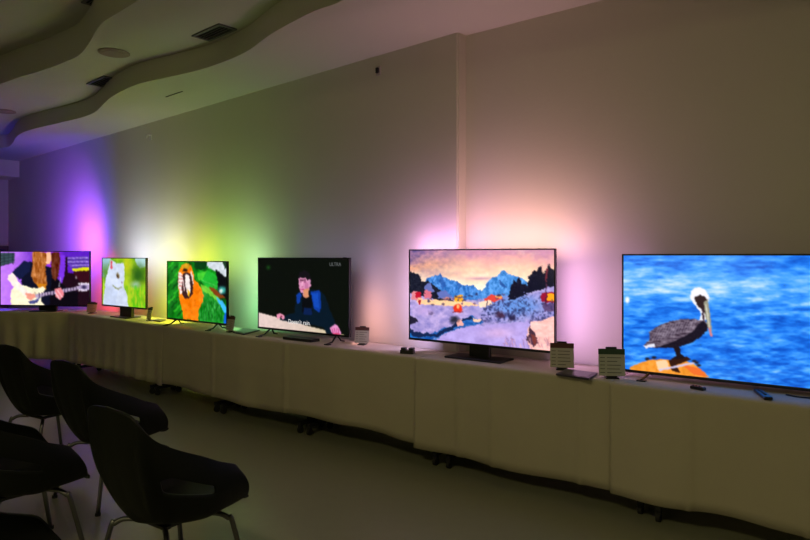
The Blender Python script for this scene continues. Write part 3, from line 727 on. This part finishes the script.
# ------------------------------------------------------------------ small things on the tables
def info_card(px, py, width, height, yaw, lean, hd, label, wy=None):
    P = unproj(px, py, TOP)
    t = thing('info_card', label, 'info card', (P.x, P.y, TOP), yaw, 'information cards beside the televisions')
    R = Matrix.Rotation(lean, 3, 'X')
    def up(x, y, z): return R @ Vector((x, y, z)) + Vector((0,0,.012))
    b = bm_(); box(b, (0,.02,.004), (width*.5,.075,.008), bevel=.002); box(b, up(0,.012,height*.5), (width*.42,.012,height*1.14), R, .003); obj('holder', b, 'black', t)
    b = bm_(); box(b, up(0,0,height*.42), (width,.003,height*.80), R); sh = obj('sheet', b, 'paper', t)
    b = bm_(); box(b, up(0,-.0005,height*.90), (width,.005,height*.20), R); obj('header_band', b, hd, t)
    r = random.Random(int(px))
    for k in range(5):
        z = height*(.68-.135*k)
        for x0, x1 in ((-.44,-.26), (-.18, r.uniform(.15,.4))):
            b = bm_(); box(b, up(width*(x0+x1)/2,-.0022,z), (width*(x1-x0),.001,height*.026), R); obj('printed_line', b, 'ink', sh)
info_card(361.5, 345, .118, .130, -.28, -.16, 'head1', 'cream card with maroon band beside the dark-screened television')
info_card(562, 370, .145, .155, -.22, -.12, 'head1', 'cream card with dark band beside the snowy village television, left of the slate plate')
info_card(612, 378.6, .150, .160, -.12, -.10, 'head2', 'cream card with dark green band in front of the pelican television')
info_card(229.5, 332.2, .105, .135, -.62, -.18, 'head1', 'dark-looking card right of the parrot television')
info_card(148.5, 321, .10, .135, -.75, -.18, 'head2', 'small dark-looking card right of the cat television')
info_card(91, 313.5, .145, .125, -.3, -.2, 'head2', 'green-lit card between the guitarist and cat televisions')
def plate(pts, label, h=.012, m='tablet', name='slate_plate'):
    w = [unproj(x, y, TOP).xy for x, y in pts]; c = sum(w, Vector((0,0)))/len(w)
    t = thing(name, label, 'display plate', (c.x, c.y, TOP))
    b = bm_(); prism(b, [p-c for p in w], 0, h); bmesh.ops.bevel(b, geom=b.edges[:], offset=.003, segments=2, affect='EDGES'); obj('slab', b, m, t)
    b = bm_(); prism(b, [(p-c)*.82 for p in w], h, h+.0015); obj('inlay', b, 'black', t)
plate([(555.5,375.5),(589,380.5),(598,374.5),(566,370.5)], 'dark slate-coloured flat plate lying between two cream cards')
plate([(233,333.2),(244,335.2),(260,330.8),(243,329.3)], 'flat plate lit green, right of the parrot television')
plate([(153,321.0),(160,322.4),(166,320.6),(158,319.4)], 'flat dark plate lying right of the cat television')
# remote, box, media box
P = unproj(407.5, 353.5, TOP); t = thing('small_box', 'small black box with two raised ends left of the snowy village television', 'box', (P.x,P.y,TOP), -.35)
b = bm_(); box(b, (0,0,.014), (.10,.055,.028), bevel=.004); obj('body', b, 'black', t)
for s in (-1,1):
    b = bm_(); box(b, (s*.030+.002,0,.036), (.034,.05,.018), bevel=.005); obj('lid', b, 'bezel', t)
P = unproj(698, 389.5, TOP); t = thing('remote_control', 'small black remote control lying before the pelican television', 'remote control', (P.x,P.y,TOP), -.95)
b = bm_(); box(b, (0,0,.009), (.075,.035,.018), bevel=.005); obj('body', b, 'black', t)
for k in range(4):
    b = bm_(); cyl(b, (-.026+k*.017,0,.0195), .005, .004, seg=12); obj('button', b, 'white' if k == 3 else 'grey', t)
A = unproj(757.5, 392, TOP); B = unproj(768.5, 400.5, TOP); Mx = (A+B)/2; L_ = (B-A).length
t = thing('remote_control', 'long slim remote control lying at the cloth edge below the pelican television', 'remote control', (Mx.x,Mx.y,TOP), math.atan2(B.y-A.y, B.x-A.x))
b = bm_(); box(b, (0,0,.009), (L_,.042,.018), bevel=.006); obj('body', b, 'black', t)
for k in range(5):
    b = bm_(); cyl(b, (-L_*.3+k*L_*.13,0,.0195), .007, .004, seg=12); obj('button', b, 'grey', t)
P = unproj(301, 340.3, TOP); t = thing('media_box', 'flat black box on the cloth under the dark-screened television', 'box', (P.x,P.y,TOP), math.atan2(-.5932,.8051))
b = bm_(); box(b, (0,0,.012), (.34,.10,.024), bevel=.003); obj('case', b, 'black', t)
b = bm_(); box(b, (.06,-.0505,.012), (.08,.002,.008)); obj('display_window', b, 'grey', t)
b = bm_(); A = unproj(786,395.5,TOP); Bp = unproj(800,398,TOP); Cc = unproj(822,399.5,TOP)
tube(b, smooth_path([(A.x,A.y,TOP+.005),(Bp.x,Bp.y,TOP+.005),(Cc.x,Cc.y,TOP+.005),(Cc.x+.15,Cc.y,TOP+.005)], 5), .004, 8)
tag(obj('power_cable', b, 'black', smooth=True), 'black cable lying on the cloth at the right edge', 'cable')

# ------------------------------------------------------------------ chairs
def lerp(a, b, t): return a+(b-a)*t
def interp(x, xs, ys): return float(np.interp(x, xs, ys))
def make_chair(label):
    t = thing('armchair', label, 'chair', (0,0,0), 0, 'black shell armchairs with metal legs')
    NA, NV = 26, 12
    rim = catmull([(0,-.300),(.09,-.297),(.17,-.280),(.215,-.235),(.236,-.14),(.247,-.02),(.246,.08),(.236,.16)], 8)
    low = catmull([(0,-.18),(.065,-.178),(.125,-.16),(.168,-.115),(.192,-.05),(.205,.04),(.207,.13),(.198,.25)], 8)
    def pick(path, a):
        x = a*(len(path)-1); i = min(int(x), len(path)-2); return path[i].lerp(path[i+1], x-i)
    b = bm_(); cols = {}
    for s in (1,-1):
        for i in range(NA+1):
            a = i/NA
            if i == 0 and s == -1: cols[(s,0)] = cols[(1,0)]; continue
            R_, L_ = pick(rim, a), pick(low, a)
            zr = interp(a, [0,.15,.24,.33,.42,.5,.8,.97,1], [.865,.858,.845,.80,.755,.72,.60,.555,.535])
            zl = interp(a, [0,.3,.7,1], [.405,.385,.355,.38])
            col = []
            for j in range(NV+1):
                v = interp(j, [0,2,5,NV], [0, .42, interp(a,[.42,.50,.60,.76],[.56,.64,.62,.54]), 1]) if .30 < a < .86 else interp(j, [0,2,5,NV], [0,.2,.46,1]); out = math.sin(v*PI)*.028*(1 if a > .25 else .4)+.0
                q = lerp(L_, R_, v**.8); n = Vector((q.x, q.y+.02)); n = n.normalized() if n.length > 0 else Vector((0,-1))
                q = q+n*out
                col.append(b.verts.new((s*q.x, q.y, lerp(zl, zr, v))))
            cols[(s,i)] = col
    for s in (1,-1):
        for i in range(NA):
            for j in range(NV):
                a = (i+.5)/NA; v = (j+.5)/NV
                # opening between arm and seat
                if .44 < a < .74 and 2 <= j < 5: continue
                b.faces.new((cols[(s,i)][j], cols[(s,i+1)][j], cols[(s,i+1)][j+1], cols[(s,i)][j+1]))
    NX = 10; grid = []
    for i in range(NA+1):
        r, l = cols[(1,i)][0], cols[(-1,i)][0]
        if i == 0: grid.append([r]*(NX+1)); continue
        row = [l]
        for k in range(1, NX):
            f = k/NX; p = l.co.lerp(r.co, f); a = i/NA
            p.z -= math.sin(f*PI)*.028*(1-.4*a); p.y += math.sin(f*PI)*.02*(a > .9)
            row.append(b.verts.new(p))
        row.append(r); grid.append(row)
    for i in range(NA):
        for k in range(NX):
            vs = []
            for v in (grid[i][k], grid[i][k+1], grid[i+1][k+1], grid[i+1][k]):
                if v not in vs: vs.append(v)
            if len(vs) > 2:
                try: b.faces.new(vs)
                except ValueError: pass
    # rolled front lip
    prev = grid[-1]
    for dy, dz in ((.018,-.006),(.026,-.022),(.022,-.04)):
        nw = [b.verts.new(v.co+Vector((0,dy,dz))*(.15+.85*math.sin(k/NX*PI)**.6)) for k, v in enumerate(grid[-1])]
        for k in range(NX): b.faces.new((prev[k], prev[k+1], nw[k+1], nw[k]))
        prev = nw
    sh = obj('shell', b, 'shell', t, smooth=True)
    md = sh.modifiers.new('sub', 'SUBSURF'); md.levels = 1; md.render_levels = 2
    md = sh.modifiers.new('thick', 'SOLIDIFY'); md.thickness = .010; md.offset = 0
    b = bm_()
    for s in (-1,1): box(b, (0,s*.10,.335), (.22,.03,.012)); box(b, (s*.09,0,.335), (.03,.22,.012))
    obj('seat_frame', b, 'grey', t)
    for sx in (-1,1):
        for sy in (-1,1):
            b = bm_(); pts = smooth_path([(sx*.09,sy*.10,.328),(sx*.15,sy*.135,.326),(sx*.182,sy*.158,.306),(sx*.194,sy*.168,.29),(sx*.235,sy*.225,.012)], 5)
            tube(b, pts, .0115, 10); lg = obj('leg', b, 'chrome', t, smooth=True)
            b = bm_(); cyl(b, (sx*.2355,sy*.2255,.008), .015, .016, seg=14); obj('foot_cap', b, 'cap', lg)
    return t
A0 = math.atan2(.805,.593)-PI/2     # facing the tables
chairs = [
    (-1.02, 2.76, A0+.04, 'nearest black shell armchair, right of the other chairs'),
    (-1.80, 3.87, A0+.04, 'black shell armchair directly behind the nearest one, touching the table shadow'),
    (-2.55, 4.52, A0+.10, 'black shell armchair farthest away, before the far-left tablecloth'),
    (-1.88, 3.06, A0-.10, 'black shell armchair cut off by the left edge of the photo, mid height'),
    (-1.17, 1.95, A0+.04, 'black shell armchair only just showing in the bottom left corner'),
]
c0 = make_chair(chairs[0][3])
for i, (x, y, r, l) in enumerate(chairs):
    if i == 0: c0.location = (x,y,0); c0.rotation_euler = (0,0,r)
    else: dup(c0, (x,y,0), r, l)

# ------------------------------------------------------------------ warm fill light added through the rear opening, camera
w = bpy.data.worlds.new('World'); scn.world = w; w.use_nodes = True
bg = w.node_tree.nodes['Background']; bg.inputs['Color'].default_value = (1.0,.88,.42,1); bg.inputs['Strength'].default_value = WS
cam = bpy.data.cameras.new('Camera'); co = bpy.data.objects.new('Camera', cam); C.objects.link(co)
co.location = (0,0,EYE); co.rotation_euler = (PI/2,0,0); cam.sensor_width = 36; cam.lens = 36*F/810
cam.shift_y = -15/810; cam.clip_start = .05
scn.camera = co
scn.view_settings.view_transform = 'Standard'; scn.view_settings.look = 'None'
scn.view_settings.exposure = 0; scn.view_settings.gamma = 1; scn.view_settings.use_curve_mapping = False
